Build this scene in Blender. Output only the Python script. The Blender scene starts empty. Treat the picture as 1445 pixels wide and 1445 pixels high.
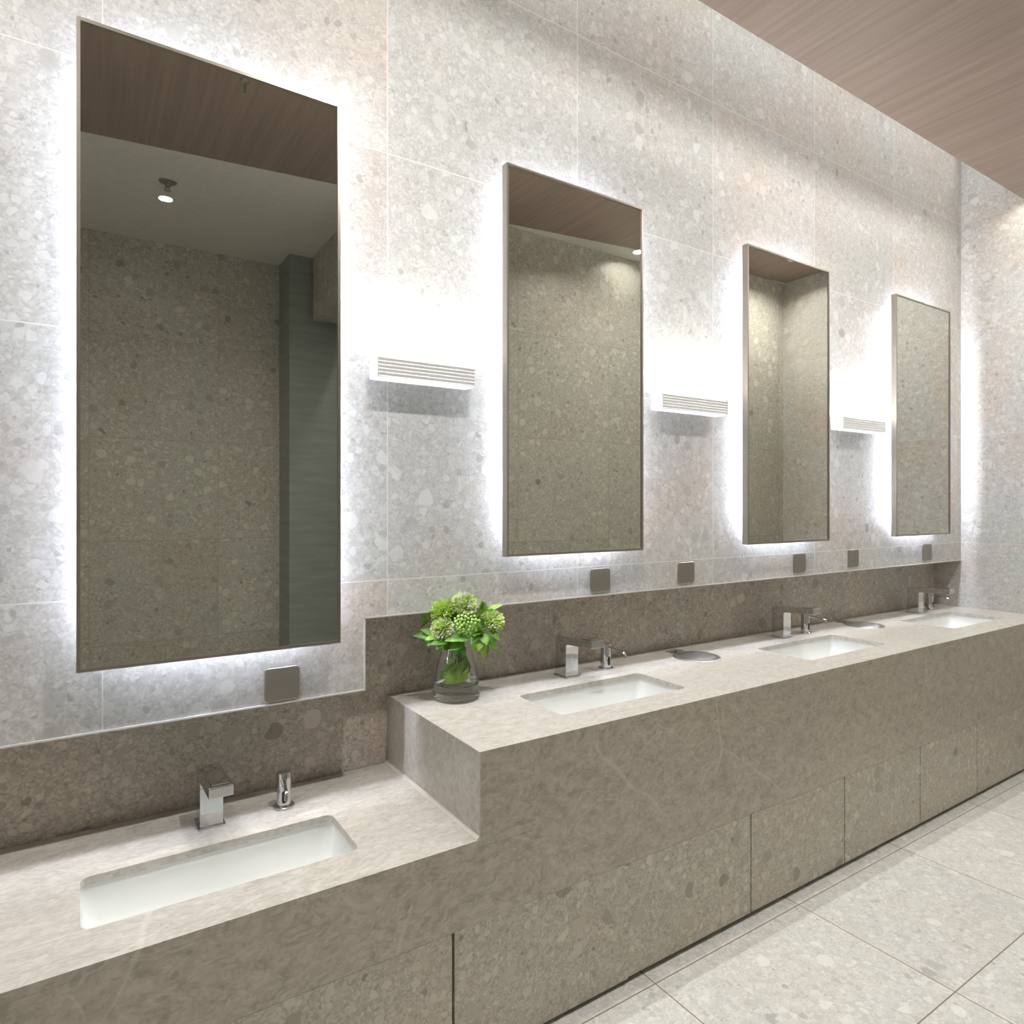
import bpy, bmesh, math, random
from mathutils import Vector, Matrix
random.seed(7)
SC = bpy.context.scene
C = SC.collection

# ------------------------------------------------------------------ camera
K = 2.0            # metres per survey unit (survey origin: lens, X along the mirror wall, Y towards it)
H0 = 1.484         # lens height above the floor
CA, SA = 0.54683, 0.83724        # view direction in plan

def W(x, y, z):
    return Vector((K * x, K * y, K * z + H0))

cam_d = bpy.data.cameras.new('camera')
cam = bpy.data.objects.new('camera', cam_d)
C.objects.link(cam)
cam.location = W(0, 0, 0)
cam.rotation_euler = (math.pi / 2, 0, math.atan2(SA, CA) - math.pi / 2)
cam_d.sensor_width = 36
cam_d.lens = 933.0 / 1445.0 * 36
cam_d.shift_y = -9.5 / 1445.0
cam_d.clip_start = 0.01
SC.camera = cam

# ------------------------------------------------------------------ light settings and exposure
SC.view_settings.view_transform = 'Standard'
SC.view_settings.look = 'None'
SC.view_settings.gamma = 1
SC.view_settings.use_curve_mapping = False
SC.view_settings.exposure = -0.24

WORLD = bpy.data.worlds.new('world')
SC.world = WORLD
WORLD.use_nodes = True
WORLD.node_tree.nodes['Background'].inputs[0].default_value = (0.8, 0.85, 1, 1)
WORLD.node_tree.nodes['Background'].inputs[1].default_value = 0.05

P_COUNTER_SPOT = 15.0      # downlights over the counters (W)
P_ROOM_SPOT = 6.5         # downlights in the white ceiling (W)
E_COVE = 9.0
E_EDGE = 1.5
P_EDGE = 29.0
P_COVE = 15.0              # cove strip
E_SCONCE = 215.0            # strip inside the ribbed wall lights
E_MIRROR = 112.0            # strips behind the mirrors
SC.cycles.max_bounces = 10
SC.cycles.diffuse_bounces = 5
SC.cycles.glossy_bounces = 5
SC.cycles.transmission_bounces = 8
SC.cycles.sample_clamp_indirect = 6.0
SC.cycles.caustics_reflective = False
SC.cycles.caustics_refractive = True

# ------------------------------------------------------------------ materials
class NT:
    def __init__(s, name):
        s.m = bpy.data.materials.new(name)
        s.m.use_nodes = True
        s.t = s.m.node_tree
        s.bsdf = s.t.nodes['Principled BSDF']
    def n(s, kind, props=None, **ins):
        nd = s.t.nodes.new(kind)
        for k, v in (props or {}).items():
            setattr(nd, k, v)
        for k, v in ins.items():
            key = int(k[1:]) if k[0] == '_' and k[1:].isdigit() else k.replace('_', ' ')
            s.set(nd.inputs[key], v)
        return nd
    def set(s, sock, v):
        if isinstance(v, bpy.types.NodeSocket):
            s.t.links.new(v, sock)
        else:
            sock.default_value = v
    def math(s, op, a, b=0.0, c=0.0, clamp=False):
        nd = s.n('ShaderNodeMath', {'operation': op, 'use_clamp': clamp}, _0=a, _1=b, _2=c)
        return nd.outputs[0]
    def vmath(s, op, a, b=(0, 0, 0)):
        nd = s.n('ShaderNodeVectorMath', {'operation': op}, _0=a)
        if op == 'SCALE':
            s.set(nd.inputs['Scale'], b)
        else:
            s.set(nd.inputs[1], b)
        return nd.outputs[0]
    def mix(s, f, a, b, mode='MIX'):
        nd = s.t.nodes.new('ShaderNodeMix')
        nd.data_type = 'RGBA'
        nd.blend_type = mode
        s.set(nd.inputs[0], f); s.set(nd.inputs[6], a); s.set(nd.inputs[7], b)
        return nd.outputs[2]
    def ramp(s, f, stops):
        nd = s.n('ShaderNodeValToRGB', None, Fac=f)
        r = nd.color_ramp
        while len(r.elements) < len(stops):
            r.elements.new(0.5)
        for e, (p, c) in zip(r.elements, stops):
            e.position = p
            e.color = (c, c, c, 1) if isinstance(c, (int, float)) else (*c, 1)
        return nd.outputs[0]
    def sstep(s, v, a, b):
        nd = s.n('ShaderNodeMapRange', {'interpolation_type': 'SMOOTHSTEP'}, Value=v)
        nd.inputs['From Min'].default_value = a
        nd.inputs['From Max'].default_value = b
        return nd.outputs[0]
    def out(s, col, rough, **kw):
        s.set(s.bsdf.inputs['Base Color'], col)
        s.set(s.bsdf.inputs['Roughness'], rough)
        for k, v in kw.items():
            s.set(s.bsdf.inputs[k.replace('_', ' ')], v)
        return s.m

def c4(c):
    return (*c, 1)

def tile_setup(T, pos, axes, origin, size, line):
    """tile ids and a joint mask on a world-aligned tile grid; origin and size in metres"""
    sep = T.n('ShaderNodeSeparateXYZ', None, _0=pos)
    ids, ds = [], []
    for ax, o, z in zip(axes, origin, size):
        v = T.math('DIVIDE', T.math('SUBTRACT', sep.outputs[ax], o), z)
        ids.append(T.math('FLOOR', v))
        fr = T.math('FRACT', v)
        ds.append(T.math('MULTIPLY', T.math('MINIMUM', fr, T.math('SUBTRACT', 1.0, fr)), z))
    comb = T.n('ShaderNodeCombineXYZ', None, _0=ids[0], _1=ids[1], _2=3.7)
    wn = T.n('ShaderNodeTexWhiteNoise', {'noise_dimensions': '3D'}, Vector=comb.outputs[0])
    dmin = T.math('MINIMUM', ds[0], ds[1])
    joint = T.math('LESS_THAN', dmin, line)
    return wn.outputs['Color'], wn.outputs['Value'], joint

def stone(name, dark, mid, light, tile=None, joint_col=None, line=0.0016, rough=0.35, pink=0.5,
          contrast=1.0, size=1.0, pebble=0.75):
    T = NT(name)
    pos = T.n('ShaderNodeNewGeometry').outputs['Position']
    p = pos
    tv = None
    if tile:
        tcol, tv, joint = tile_setup(T, pos, *tile, line)
        p = T.vmath('ADD', pos, T.vmath('SCALE', tcol, 23.0))
    warp = T.n('ShaderNodeTexNoise', None, Vector=p, Scale=14.0 / size, Detail=3.0)
    pw = T.vmath('ADD', p, T.vmath('SCALE', T.vmath('SUBTRACT', warp.outputs['Color'], (.5, .5, .5)), 0.028 * size))
    warp2 = T.n('ShaderNodeTexNoise', None, Vector=p, Scale=60.0 / size, Detail=2.0)
    pw = T.vmath('ADD', pw, T.vmath('SCALE', T.vmath('SUBTRACT', warp2.outputs['Color'], (.5, .5, .5)), 0.009 * size))
    low = T.n('ShaderNodeTexNoise', None, Vector=p, Scale=1.6, Detail=3.0, Roughness=0.55)
    mott = T.n('ShaderNodeTexNoise', None, Vector=pw, Scale=30.0 / size, Detail=8.0, Roughness=0.65)
    col = T.ramp(mott.outputs[0], [(0.30, dark), (0.52, mid), (0.74, light)])
    # broken fine matrix
    fine = T.n('ShaderNodeTexVoronoi', {'feature': 'F1'}, Vector=pw, Scale=170.0 / size)
    fs = T.n('ShaderNodeSeparateColor', None, Color=fine.outputs['Color'])
    fcol = T.ramp(fs.outputs[0], [(0.0, dark), (0.45, mid), (0.8, light)])
    col = T.mix(0.5 * contrast, col, fcol)
    # pebbles of three sizes
    for sc, thr, amt in ((78.0, 0.42, 0.50), (38.0, 0.62, 0.60), (17.0, 0.84, 0.72)):
        off = T.vmath('ADD', pw, (sc, sc * 0.7, sc * 0.3))
        v = T.n('ShaderNodeTexVoronoi', {'feature': 'F1'}, Vector=off, Scale=sc / size)
        e = T.n('ShaderNodeTexVoronoi', {'feature': 'DISTANCE_TO_EDGE'}, Vector=off, Scale=sc / size)
        vs = T.n('ShaderNodeSeparateColor', None, Color=v.outputs['Color'])
        pick = T.math('GREATER_THAN', vs.outputs[0], thr)
        body = T.sstep(e.outputs['Distance'], 0.05, 0.11)
        rnd = T.sstep(v.outputs['Distance'], 0.53, 0.45)
        body = T.math('MULTIPLY', body, rnd)
        rim = T.math('MULTIPLY', T.sstep(e.outputs['Distance'], 0.0, 0.06), rnd)
        d2 = tuple(x * 0.62 for x in dark)
        l2 = tuple(min(1, x * 1.12) for x in light)
        pc = T.ramp(vs.outputs[1], [(0.0, d2), (0.06, dark), (0.28, mid), (0.52, light), (0.88, l2)])
        rimc = T.mix(0.35, c4(dark), pc)
        col = T.mix(T.math('MULTIPLY', T.math('MULTIPLY', rim, pick), amt * 0.45 * contrast), col, rimc)
        col = T.mix(T.math('MULTIPLY', T.math('MULTIPLY', body, pick), min(1.0, amt * pebble / 0.75 * contrast)), col, pc)
    # warm and cool zones of the slabs
    if pink > 0:
        hue = T.ramp(low.outputs[0], [(0.36, (0.97, 1.0, 0.995)), (0.50, (1, 1, 1)), (0.64, (1.0, 0.925, 0.87))])
        col = T.mix(pink, col, hue, 'MULTIPLY')
    if tile:
        tone = T.n('ShaderNodeMapRange', None, Value=tv)
        tone.inputs['To Min'].default_value = 0.93
        tone.inputs['To Max'].default_value = 1.03
        col = T.mix(1.0, col, tone.outputs[0], 'MULTIPLY')
        if joint_col:
            col = T.mix(joint, col, c4(joint_col))
    return T.out(col, rough)

def marble(name, dark, mid, light, vein, rough=0.3, fleck=0.4):
    T = NT(name)
    pos = T.n('ShaderNodeNewGeometry').outputs['Position']
    # skewed bedding so that the mottling runs in streaks
    mp = T.n('ShaderNodeMapping', None, Vector=pos, Rotation=(0.5, 0.6, 0.35), Scale=(1.0, 1.9, 1.5))
    w = T.n('ShaderNodeTexNoise', None, Vector=mp.outputs[0], Scale=4.0, Detail=4.0)
    pw = T.vmath('ADD', mp.outputs[0], T.vmath('SCALE', T.vmath('SUBTRACT', w.outputs['Color'], (.5, .5, .5)), 0.16))
    a = T.n('ShaderNodeTexNoise', None, Vector=pw, Scale=20.0, Detail=9.0, Roughness=0.72)
    col = T.ramp(a.outputs[0], [(0.30, dark), (0.50, mid), (0.72, light)])
    sp = T.n('ShaderNodeTexNoise', None, Vector=pw, Scale=70.0, Detail=3.0, Roughness=0.6)
    col = T.mix(T.math('MULTIPLY', T.sstep(sp.outputs[0], 0.60, 0.72), 0.35), col, c4(dark))
    fl = T.n('ShaderNodeTexVoronoi', {'feature': 'F1'}, Vector=pw, Scale=85.0)
    fs = T.n('ShaderNodeSeparateColor', None, Color=fl.outputs['Color'])
    fcol = T.ramp(fs.outputs[0], [(0.0, dark), (0.4, mid), (0.8, light)])
    col = T.mix(T.math('MULTIPLY', T.math('GREATER_THAN', fs.outputs[1], 0.45), fleck), col, fcol)
    fl = T.n('ShaderNodeTexVoronoi', {'feature': 'F1'}, Vector=pw, Scale=34.0)
    fs = T.n('ShaderNodeSeparateColor', None, Color=fl.outputs['Color'])
    fcol = T.ramp(fs.outputs[0], [(0.0, dark), (0.4, mid), (0.8, light)])
    col = T.mix(T.math('MULTIPLY', T.math('MULTIPLY', T.math('GREATER_THAN', fs.outputs[1], 0.6), T.sstep(fl.outputs['Distance'], 0.5, 0.35)), fleck), col, fcol)
    big = T.n('ShaderNodeTexNoise', None, Vector=pw, Scale=1.4, Detail=2.0)
    col = T.mix(0.6, col, T.ramp(big.outputs[0], [(0.35, (0.92, 0.92, 0.92)), (0.65, (1.05, 1.03, 1.0))]), 'MULTIPLY')
    w2 = T.n('ShaderNodeTexNoise', None, Vector=pos, Scale=2.2, Detail=2.5)
    pv = T.vmath('ADD', pos, T.vmath('SCALE', T.vmath('SUBTRACT', w2.outputs['Color'], (.5, .5, .5)), 0.16))
    e = T.n('ShaderNodeTexVoronoi', {'feature': 'DISTANCE_TO_EDGE'}, Vector=pv, Scale=1.15)
    gate = T.sstep(T.n('ShaderNodeTexNoise', None, Vector=pos, Scale=2.3, Detail=1.0).outputs[0], 0.54, 0.64)
    line = T.math('MULTIPLY', T.sstep(e.outputs['Distance'], 0.007, 0.001), gate)
    col = T.mix(T.math('MULTIPLY', line, 0.34), col, c4(vein))
    e2 = T.n('ShaderNodeTexVoronoi', {'feature': 'DISTANCE_TO_EDGE'}, Vector=T.vmath('ADD', pv, (3.1, 1.7, 0.4)), Scale=4.2)
    g2 = T.sstep(T.n('ShaderNodeTexNoise', None, Vector=pos, Scale=5.0, Detail=1.0).outputs[0], 0.56, 0.68)
    col = T.mix(T.math('MULTIPLY', T.math('MULTIPLY', T.sstep(e2.outputs['Distance'], 0.02, 0.002), g2), 0.3), col, c4(vein))
    return T.out(col, rough)

def wood(name):
    T = NT(name)
    pos = T.n('ShaderNodeNewGeometry').outputs['Position']
    mp = T.n('ShaderNodeMapping', None, Vector=pos, Rotation=(0, 0, 0.0), Scale=(26.0, 0.9, 1.0))
    a = T.n('ShaderNodeTexNoise', None, Vector=mp.outputs[0], Scale=1.6, Detail=6.0, Roughness=0.62, Distortion=0.25)
    mp2 = T.n('ShaderNodeMapping', None, Vector=pos, Scale=(5.0, 0.5, 1.0))
    b = T.n('ShaderNodeTexNoise', None, Vector=mp2.outputs[0], Scale=1.4, Detail=3.0)
    col = T.ramp(a.outputs[0], [(0.28, (0.25, 0.185, 0.153)), (0.50, (0.293, 0.222, 0.186)), (0.74, (0.34, 0.262, 0.222))])
    col = T.mix(0.5, col, T.ramp(b.outputs[0], [(0.3, (0.86, 0.86, 0.86)), (0.7, (1.10, 1.10, 1.10))]), 'MULTIPLY')
    sep = T.n('ShaderNodeSeparateXYZ', None, _0=pos)
    fr = T.math('FRACT', T.math('DIVIDE', T.math('SUBTRACT', sep.outputs[0], 0.31), 1.22))
    seam = T.math('LESS_THAN', fr, 0.003)
    col = T.mix(T.math('MULTIPLY', seam, 0.4), col, (0.42, 0.31, 0.26, 1))
    return T.out(col, 0.5)

def slate(name):
    T = NT(name)
    pos = T.n('ShaderNodeNewGeometry').outputs['Position']
    mp = T.n('ShaderNodeMapping', None, Vector=pos, Scale=(1.0, 1.0, 9.0))
    a = T.n('ShaderNodeTexNoise', None, Vector=mp.outputs[0], Scale=3.0, Detail=6.0, Roughness=0.6)
    col = T.ramp(a.outputs[0], [(0.3, (0.24, 0.265, 0.25)), (0.7, (0.31, 0.34, 0.32))])
    return T.out(col, 0.5)

def plain(name, col, rough=0.5, bump=0.0, vary=0.04, vscale=30.0, **kw):
    T = NT(name)
    pos = T.n('ShaderNodeTexCoord').outputs['Object']
    a = T.n('ShaderNodeTexNoise', None, Vector=pos, Scale=vscale, Detail=3.0)
    lo = tuple(max(0, c * (1 - vary)) for c in col)
    hi = tuple(min(1, c * (1 + vary)) for c in col)
    m = T.out(T.ramp(a.outputs[0], [(0.3, lo), (0.7, hi)]), rough, **kw)
    if bump:
        b = T.n('ShaderNodeBump', None, Strength=bump, Distance=0.002, Height=a.outputs[0])
        T.set(T.bsdf.inputs['Normal'], b.outputs[0])
    return m

def brushed(name, col, rough):
    T = NT(name)
    pos = T.n('ShaderNodeTexCoord').outputs['Object']
    mp = T.n('ShaderNodeMapping', None, Vector=pos, Scale=(8.0, 8.0, 300.0))
    a = T.n('ShaderNodeTexNoise', None, Vector=mp.outputs[0], Scale=3.0, Detail=3.0)
    lo = tuple(c * 0.9 for c in col)
    return T.out(T.ramp(a.outputs[0], [(0.3, lo), (0.7, col)]), rough, Metallic=1.0)

def glow(name, col, strength):
    T = NT(name)
    T.set(T.bsdf.inputs['Base Color'], (0.9, 0.9, 0.9, 1))
    T.set(T.bsdf.inputs['Emission Color'], c4(col))
    T.set(T.bsdf.inputs['Emission Strength'], strength)
    return T.m

def glass(name, col, ior=1.48):
    T = NT(name)
    a = T.n('ShaderNodeTexNoise', None, Vector=T.n('ShaderNodeTexCoord').outputs['Object'], Scale=6.0)
    T.out(T.ramp(a.outputs[0], [(0.3, col), (0.7, tuple(min(1, c * 1.01) for c in col))]), 0.0, IOR=ior, Transmission_Weight=1.0)
    return T.m

def leafmat(name, a, b, rough=0.45, trans=0.0):
    T = NT(name)
    pos = T.n('ShaderNodeTexCoord').outputs['Object']
    n = T.n('ShaderNodeTexNoise', None, Vector=pos, Scale=45.0, Detail=3.0)
    T.out(T.ramp(n.outputs[0], [(0.35, a), (0.65, b)]), rough)
    if trans:
        T.set(T.bsdf.inputs['Subsurface Weight'], trans)
        T.set(T.bsdf.inputs['Subsurface Radius'], (0.004, 0.006, 0.002))
    return T.m

TILE_W, TILE_H = 0.39 * K, 0.343 * K
WALL_TILE = ((0, 2), (0.024 * K, -0.12 * K + H0), (TILE_W, TILE_H))
END_TILE = ((1, 2), (1.0 * K, -0.12 * K + H0), (TILE_W, TILE_H))
FLOOR_TILE = ((0, 1), (0.007 * K, 0.737 * K), (0.370 * K, 0.2625 * K))
S_DARK, S_MID, S_LIGHT = (0.40, 0.385, 0.36), (0.52, 0.505, 0.475), (0.64, 0.63, 0.605)
M_WALL = stone('conglomerate_wall_tile', S_DARK, S_MID, S_LIGHT, WALL_TILE, (0.70, 0.68, 0.63), 0.0016, 0.38, 0.9, 0.85)
M_END = stone('conglomerate_end_wall', S_DARK, S_MID, S_LIGHT, END_TILE, (0.66, 0.62, 0.57), 0.0012, 0.38, 1.0, 0.85)
M_SPLASH = stone('conglomerate_splashback_shaded', (0.33, 0.29, 0.24), (0.46, 0.41, 0.35), (0.62, 0.57, 0.50), WALL_TILE, (0.42, 0.37, 0.31), 0.0012, 0.35, 0.5, 1.1)  # same stone as the mirror wall, shade of the recess put into the colour
M_OPP = stone('conglomerate_facing_wall', (0.34, 0.325, 0.285), (0.46, 0.445, 0.395), (0.61, 0.59, 0.53), WALL_TILE, (0.36, 0.32, 0.27), 0.0016, 0.4, 0.5)
M_FLOOR = stone('conglomerate_floor_tile', (0.48, 0.475, 0.435), (0.60, 0.595, 0.555), (0.73, 0.73, 0.69), FLOOR_TILE, (0.20, 0.15, 0.10), 0.0019, 0.33, 0.15, 0.8)
M_DOOR = stone('conglomerate_door', (0.34, 0.30, 0.245), (0.46, 0.415, 0.345), (0.60, 0.555, 0.475), None, None, rough=0.35, pink=0.2, contrast=1.1)
M_MARBLE = marble('beige_marble', (0.385, 0.36, 0.315), (0.53, 0.505, 0.458), (0.65, 0.63, 0.585), (0.76, 0.73, 0.69), 0.28)
M_APRON = marble('beige_marble_shaded', (0.30, 0.26, 0.21), (0.46, 0.41, 0.345), (0.60, 0.545, 0.47), (0.70, 0.65, 0.58), 0.30, 0.38)  # same marble as the counter tops, darkened for the less lit front faces
M_WOOD = wood('pinkish_wood_veneer')
M_SLATE = slate('blue_grey_slate')
M_PAINT = plain('white_ceiling_paint', (0.66, 0.65, 0.61), 0.8)
M_DIFF = glow('white_frosted_diffuser', (1.0, 0.99, 0.97), 0.10)
M_WHITE = plain('white_painted_metal', (0.74, 0.74, 0.74), 0.45, vary=0.01)
M_CERAMIC = plain('white_ceramic', (0.80, 0.815, 0.80), 0.12, vary=0.01)
M_CHROME = plain('polished_chrome', (0.70, 0.71, 0.715), 0.05, vary=0.01, Metallic=1.0)
M_STEEL = brushed('brushed_steel', (0.47, 0.465, 0.44), 0.42)
M_PLATE = brushed('brushed_bronze_steel', (0.40, 0.37, 0.32), 0.42)
M_FRAME = brushed('brushed_nickel_frame', (0.46, 0.42, 0.36), 0.36)
M_TRIM = plain('aluminium_tile_trim', (0.80, 0.79, 0.77), 0.4, vary=0.02, Metallic=0.6)
M_MIRROR = plain('tinted_mirror_glass', (0.72, 0.715, 0.65), 0.0, vary=0.004, vscale=2.0, Metallic=1.0)
M_BLACK = plain('black_gap', (0.02, 0.018, 0.015), 0.7)
M_SENSOR = plain('black_sensor_window', (0.012, 0.012, 0.012), 0.12)
M_CARCASS = plain('dark_cabinet_board', (0.04, 0.035, 0.03), 0.7)
M_CAULK = plain('pale_sealant', (0.62, 0.57, 0.51), 0.5)
M_LED_M = glow('mirror_led', (0.80, 0.85, 1.0), E_MIRROR)
M_LED_S = glow('sconce_led', (1.0, 0.985, 0.95), E_SCONCE)
M_LED_C = glow('cove_led', (1.0, 0.985, 0.96), E_COVE)
M_LED_E = glow('ceiling_edge_led', (1.0, 0.985, 0.96), E_EDGE)
M_LENS = glow('downlight_lens', (1.0, 0.96, 0.92), 14.0)

# ------------------------------------------------------------------ mesh helpers
def link(name, bm, mats, parent=None, smooth=False, angle=None):
    me = bpy.data.meshes.new(name)
    bmesh.ops.recalc_face_normals(bm, faces=bm.faces)
    if smooth:
        for f in bm.faces:
            f.smooth = True
        if angle is not None:
            for e in bm.edges:
                if len(e.link_faces) == 2 and e.calc_face_angle(0) > math.radians(angle):
                    e.smooth = False
    bm.to_mesh(me)
    bm.free()
    for m in (mats if isinstance(mats, (list, tuple)) else [mats]):
        me.materials.append(m)
    o = bpy.data.objects.new(name, me)
    C.objects.link(o)
    if parent is not None:
        o.parent = parent
        o.matrix_parent_inverse = Matrix.Translation(-parent.location) if parent.type == 'EMPTY' else Matrix.Identity(4)
    return o

def thing(name, label, cat, loc, group=None):
    o = bpy.data.objects.new(name, None)
    o.empty_display_size = 0.05
    C.objects.link(o)
    o.location = loc
    o['label'] = label
    o['category'] = cat
    if group:
        o['group'] = group
    return o

def tag(o, label, cat, group=None):
    o['label'] = label
    o['category'] = cat
    if group:
        o['group'] = group
    return o

def struct(name, bm, m, label=None, **kw):
    o = link(name, bm, m, **kw)
    o['kind'] = 'structure'
    if label:
        o['label'] = label
        o['category'] = name.split('_')[0]
    return o

def box(bm, a, b, bevel=0.0, seg=2):
    """axis-aligned box between two points (metres)"""
    vs = [bm.verts.new((x, y, z)) for x in (a[0], b[0]) for y in (a[1], b[1]) for z in (a[2], b[2])]
    fs = [bm.faces.new([vs[i] for i in q]) for q in ((0, 1, 3, 2), (4, 6, 7, 5), (0, 4, 5, 1), (2, 3, 7, 6), (0, 2, 6, 4), (1, 5, 7, 3))]
    if bevel:
        es = {e for f in fs for e in f.edges}
        bmesh.ops.bevel(bm, geom=list(es), offset=bevel, segments=seg, profile=0.5, affect='EDGES')
    return fs

def ubox(bm, x0, x1, y0, y1, z0, z1, bevel=0.0):
    a, b = W(x0, y0, z0), W(x1, y1, z1)
    return box(bm, a, b, bevel)

def B(*args):
    bm = bmesh.new()
    ubox(bm, *args)
    return bm

def extrude_poly(bm, pts, vec, bevel=0.0):
    vs = [bm.verts.new(p) for p in pts]
    f = bm.faces.new(vs)
    r = bmesh.ops.extrude_face_region(bm, geom=[f])
    nv = [g for g in r['geom'] if isinstance(g, bmesh.types.BMVert)]
    bmesh.ops.translate(bm, verts=nv, vec=vec)
    if bevel:
        es = {e for v in vs + nv for e in v.link_edges}
        bmesh.ops.bevel(bm, geom=list(es), offset=bevel, segments=2, profile=0.5, affect='EDGES')

def rrect(x0, x1, y0, y1, r, n=6):
    pts = []
    for cx, cy, a0 in ((x1 - r, y1 - r, 0), (x0 + r, y1 - r, 90), (x0 + r, y0 + r, 180), (x1 - r, y0 + r, 270)):
        for i in range(n + 1):
            a = math.radians(a0 + 90 * i / n)
            pts.append((cx + r * math.cos(a), cy + r * math.sin(a)))
    return pts

def loft(bm, rings, cap0=False, cap1=False):
    vr = [[bm.verts.new(p) for p in r] for r in rings]
    n = len(vr[0])
    for a, b in zip(vr, vr[1:]):
        for i in range(n):
            bm.faces.new((a[i], a[(i + 1) % n], b[(i + 1) % n], b[i]))
    if cap0:
        bm.faces.new(vr[0][::-1])
    if cap1:
        bm.faces.new(vr[-1])
    return vr

def lathe(bm, prof, c=(0, 0, 0), n=32, axis='Z', cap0=False, cap1=False):
    rings = []
    for r, h in prof:
        ring = []
        for i in range(n):
            a = 2 * math.pi * i / n
            x, y = r * math.cos(a), r * math.sin(a)
            ring.append((c[0] + x, c[1] + y, c[2] + h) if axis == 'Z' else (c[0] + x, c[1] + h, c[2] + y))
        rings.append(ring)
    return loft(bm, rings, cap0, cap1)

def tube(bm, pts, radii, n=10, caps=True):
    pts = [Vector(p) for p in pts]
    rings = []
    up = Vector((0, 0, 1))
    for i, p in enumerate(pts):
        d = (pts[min(i + 1, len(pts) - 1)] - pts[max(i - 1, 0)]).normalized()
        a = d.cross(up)
        if a.length < 1e-3:
            a = d.cross(Vector((1, 0, 0)))
        a.normalize()
        b = d.cross(a).normalized()
        r = radii[i] if isinstance(radii, (list, tuple)) else radii
        rings.append([p + a * (r * math.cos(2 * math.pi * k / n)) + b * (r * math.sin(2 * math.pi * k / n)) for k in range(n)])
    loft(bm, rings, caps, caps)

# ------------------------------------------------------------------ survey of the room
YW, YR, YF = 1.0, 1.08, 0.761          # mirror wall face, splashback face, counter front
XL, XE = -0.70, 2.394                  # hidden wall, end wall
ZF, ZC = -0.742, 0.90                   # floor, timber ceiling
ZH, ZL = -0.329, -0.446                # counter tops
ZA = -0.556                            # lower edge of the stone aprons
XS = 0.446                             # step between the counters
XP = 0.375                             # step in the mirror wall
ZPL, ZPH = -0.290, -0.177              # lower edges of the mirror wall
ZT = 1.25                              # top of the cove
YB0, YB1 = -0.62, 0.145                # facing walls

# structure
struct('floor', B(XL - .05, XE + .05, -0.75, YR + .05, ZF - .03, ZF), M_FLOOR, 'pale conglomerate stone tile floor with thin brown joints')
bm = bmesh.new()
poly = [(XL, ZPL), (XP, ZPL), (XP, ZPH), (XE, ZPH), (XE, ZT), (XL, ZT)]
extrude_poly(bm, [W(x, YW, z) for x, z in poly], Vector((0, K * (YR - YW), 0)))
struct('wall_mirror_side', bm, M_WALL, 'pale pebbled stone tile wall carrying the mirrors')
struct('wall_splashback', B(XL, XE, YR, YR + .05, ZF, ZT), M_SPLASH, 'pebbled stone splashback with shade in its colour, set back under the mirror wall')
struct('wall_end', B(XE, XE + .05, -0.75, YR + .05, ZF, ZT), M_END, 'pinkish pebbled stone wall at the far end of the counter')
struct('wall_near_end', B(XL - .05, XL, -0.75, YR + .05, ZF, ZT), M_WALL)
bm = bmesh.new()
edge = [(XL, -0.05), (0.0, 0.036), (0.6, 0.113), (1.144, 0.16), (1.66, 0.23), (2.186, 0.276), (XE, 0.299)]
extrude_poly(bm, [W(x, y, ZC) for x, y in edge] + [W(XE, 0.805, ZC), W(XL, 0.805, ZC)], Vector((0, 0, 0.04)))
struct('ceiling_timber', bm, M_WOOD, 'pinkish brown wood veneer ceiling over the counter')
bm = bmesh.new()
extrude_poly(bm, [W(x, y, ZC) for x, y in edge] + [W(XE, -0.75, ZC), W(XL, -0.75, ZC)], Vector((0, 0, 0.04)))
struct('ceiling_white', bm, M_PAINT, 'white painted ceiling seen in the mirrors')
bm = bmesh.new()
ubox(bm, XL, XE, 0.60, YR, ZT, ZT + .02)
ubox(bm, XL, XE, 0.58, 0.60, ZC + .021, ZT)
struct('ceiling_cove', bm, M_PAINT)
struct('wall_niche', B(XL, 0.626, YB0 - .05, YB0, ZF, ZC), M_OPP, 'brownish stone niche wall reflected in the nearest mirror')
struct('wall_slate', B(0.626, 1.7, YB0 - .05, -0.478, ZF, ZC), M_SLATE, 'blue grey slate wall reflected in the nearest mirror')
bm = bmesh.new()
ubox(bm, 0.705, 0.86, -0.46, YB1 - .06, 0.669, ZC)
struct('wall_lintel', bm, M_OPP)
bm = bmesh.new()
ubox(bm, 0.86, 1.95, YB1 - .06, YB1, ZF, ZC)
ubox(bm, 1.95, XE, YB1 - .06, 0.287, ZF, ZC)
struct('wall_facing', bm, M_OPP, 'pebbled stone wall opposite, reflected in the mirrors')
# aluminium edge profile along the stepped lower edge of the mirror wall
for i, (a, b, c, d) in enumerate(((XL, XP, ZPL - .002, ZPL + .0005), (XP - .001, XP + .0015, ZPL - .002, ZPH), (XP - .001, XE, ZPH - .002, ZPH + .0005))):
    struct('trim_%d' % (i + 1), B(a, b, YW - .002, YW + .012, c, d), M_TRIM)

# ------------------------------------------------------------------ countertops
def slab_with_holes(bm, x0, x1, y0, y1, z0, z1, holes, r=0.012):
    loops = [[(x0, y0), (x1, y0), (x1, y1), (x0, y1)]] + [rrect(*h, r) for h in holes]
    edges, tops = [], []
    for lp in loops:
        vs = [bm.verts.new(W(x, y, z1)) for x, y in lp]
        tops.append(vs)
        for i in range(len(vs)):
            edges.append(bm.edges.new((vs[i], vs[(i + 1) % len(vs)])))
    res = bmesh.ops.triangle_fill(bm, use_beauty=True, use_dissolve=False, edges=edges)
    fs = [g for g in res['geom'] if isinstance(g, bmesh.types.BMFace)]
    ret = bmesh.ops.extrude_face_region(bm, geom=fs)
    nv = [g for g in ret['geom'] if isinstance(g, bmesh.types.BMVert)]
    bmesh.ops.translate(bm, verts=nv, vec=Vector((0, 0, K * (z0 - z1))))

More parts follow.
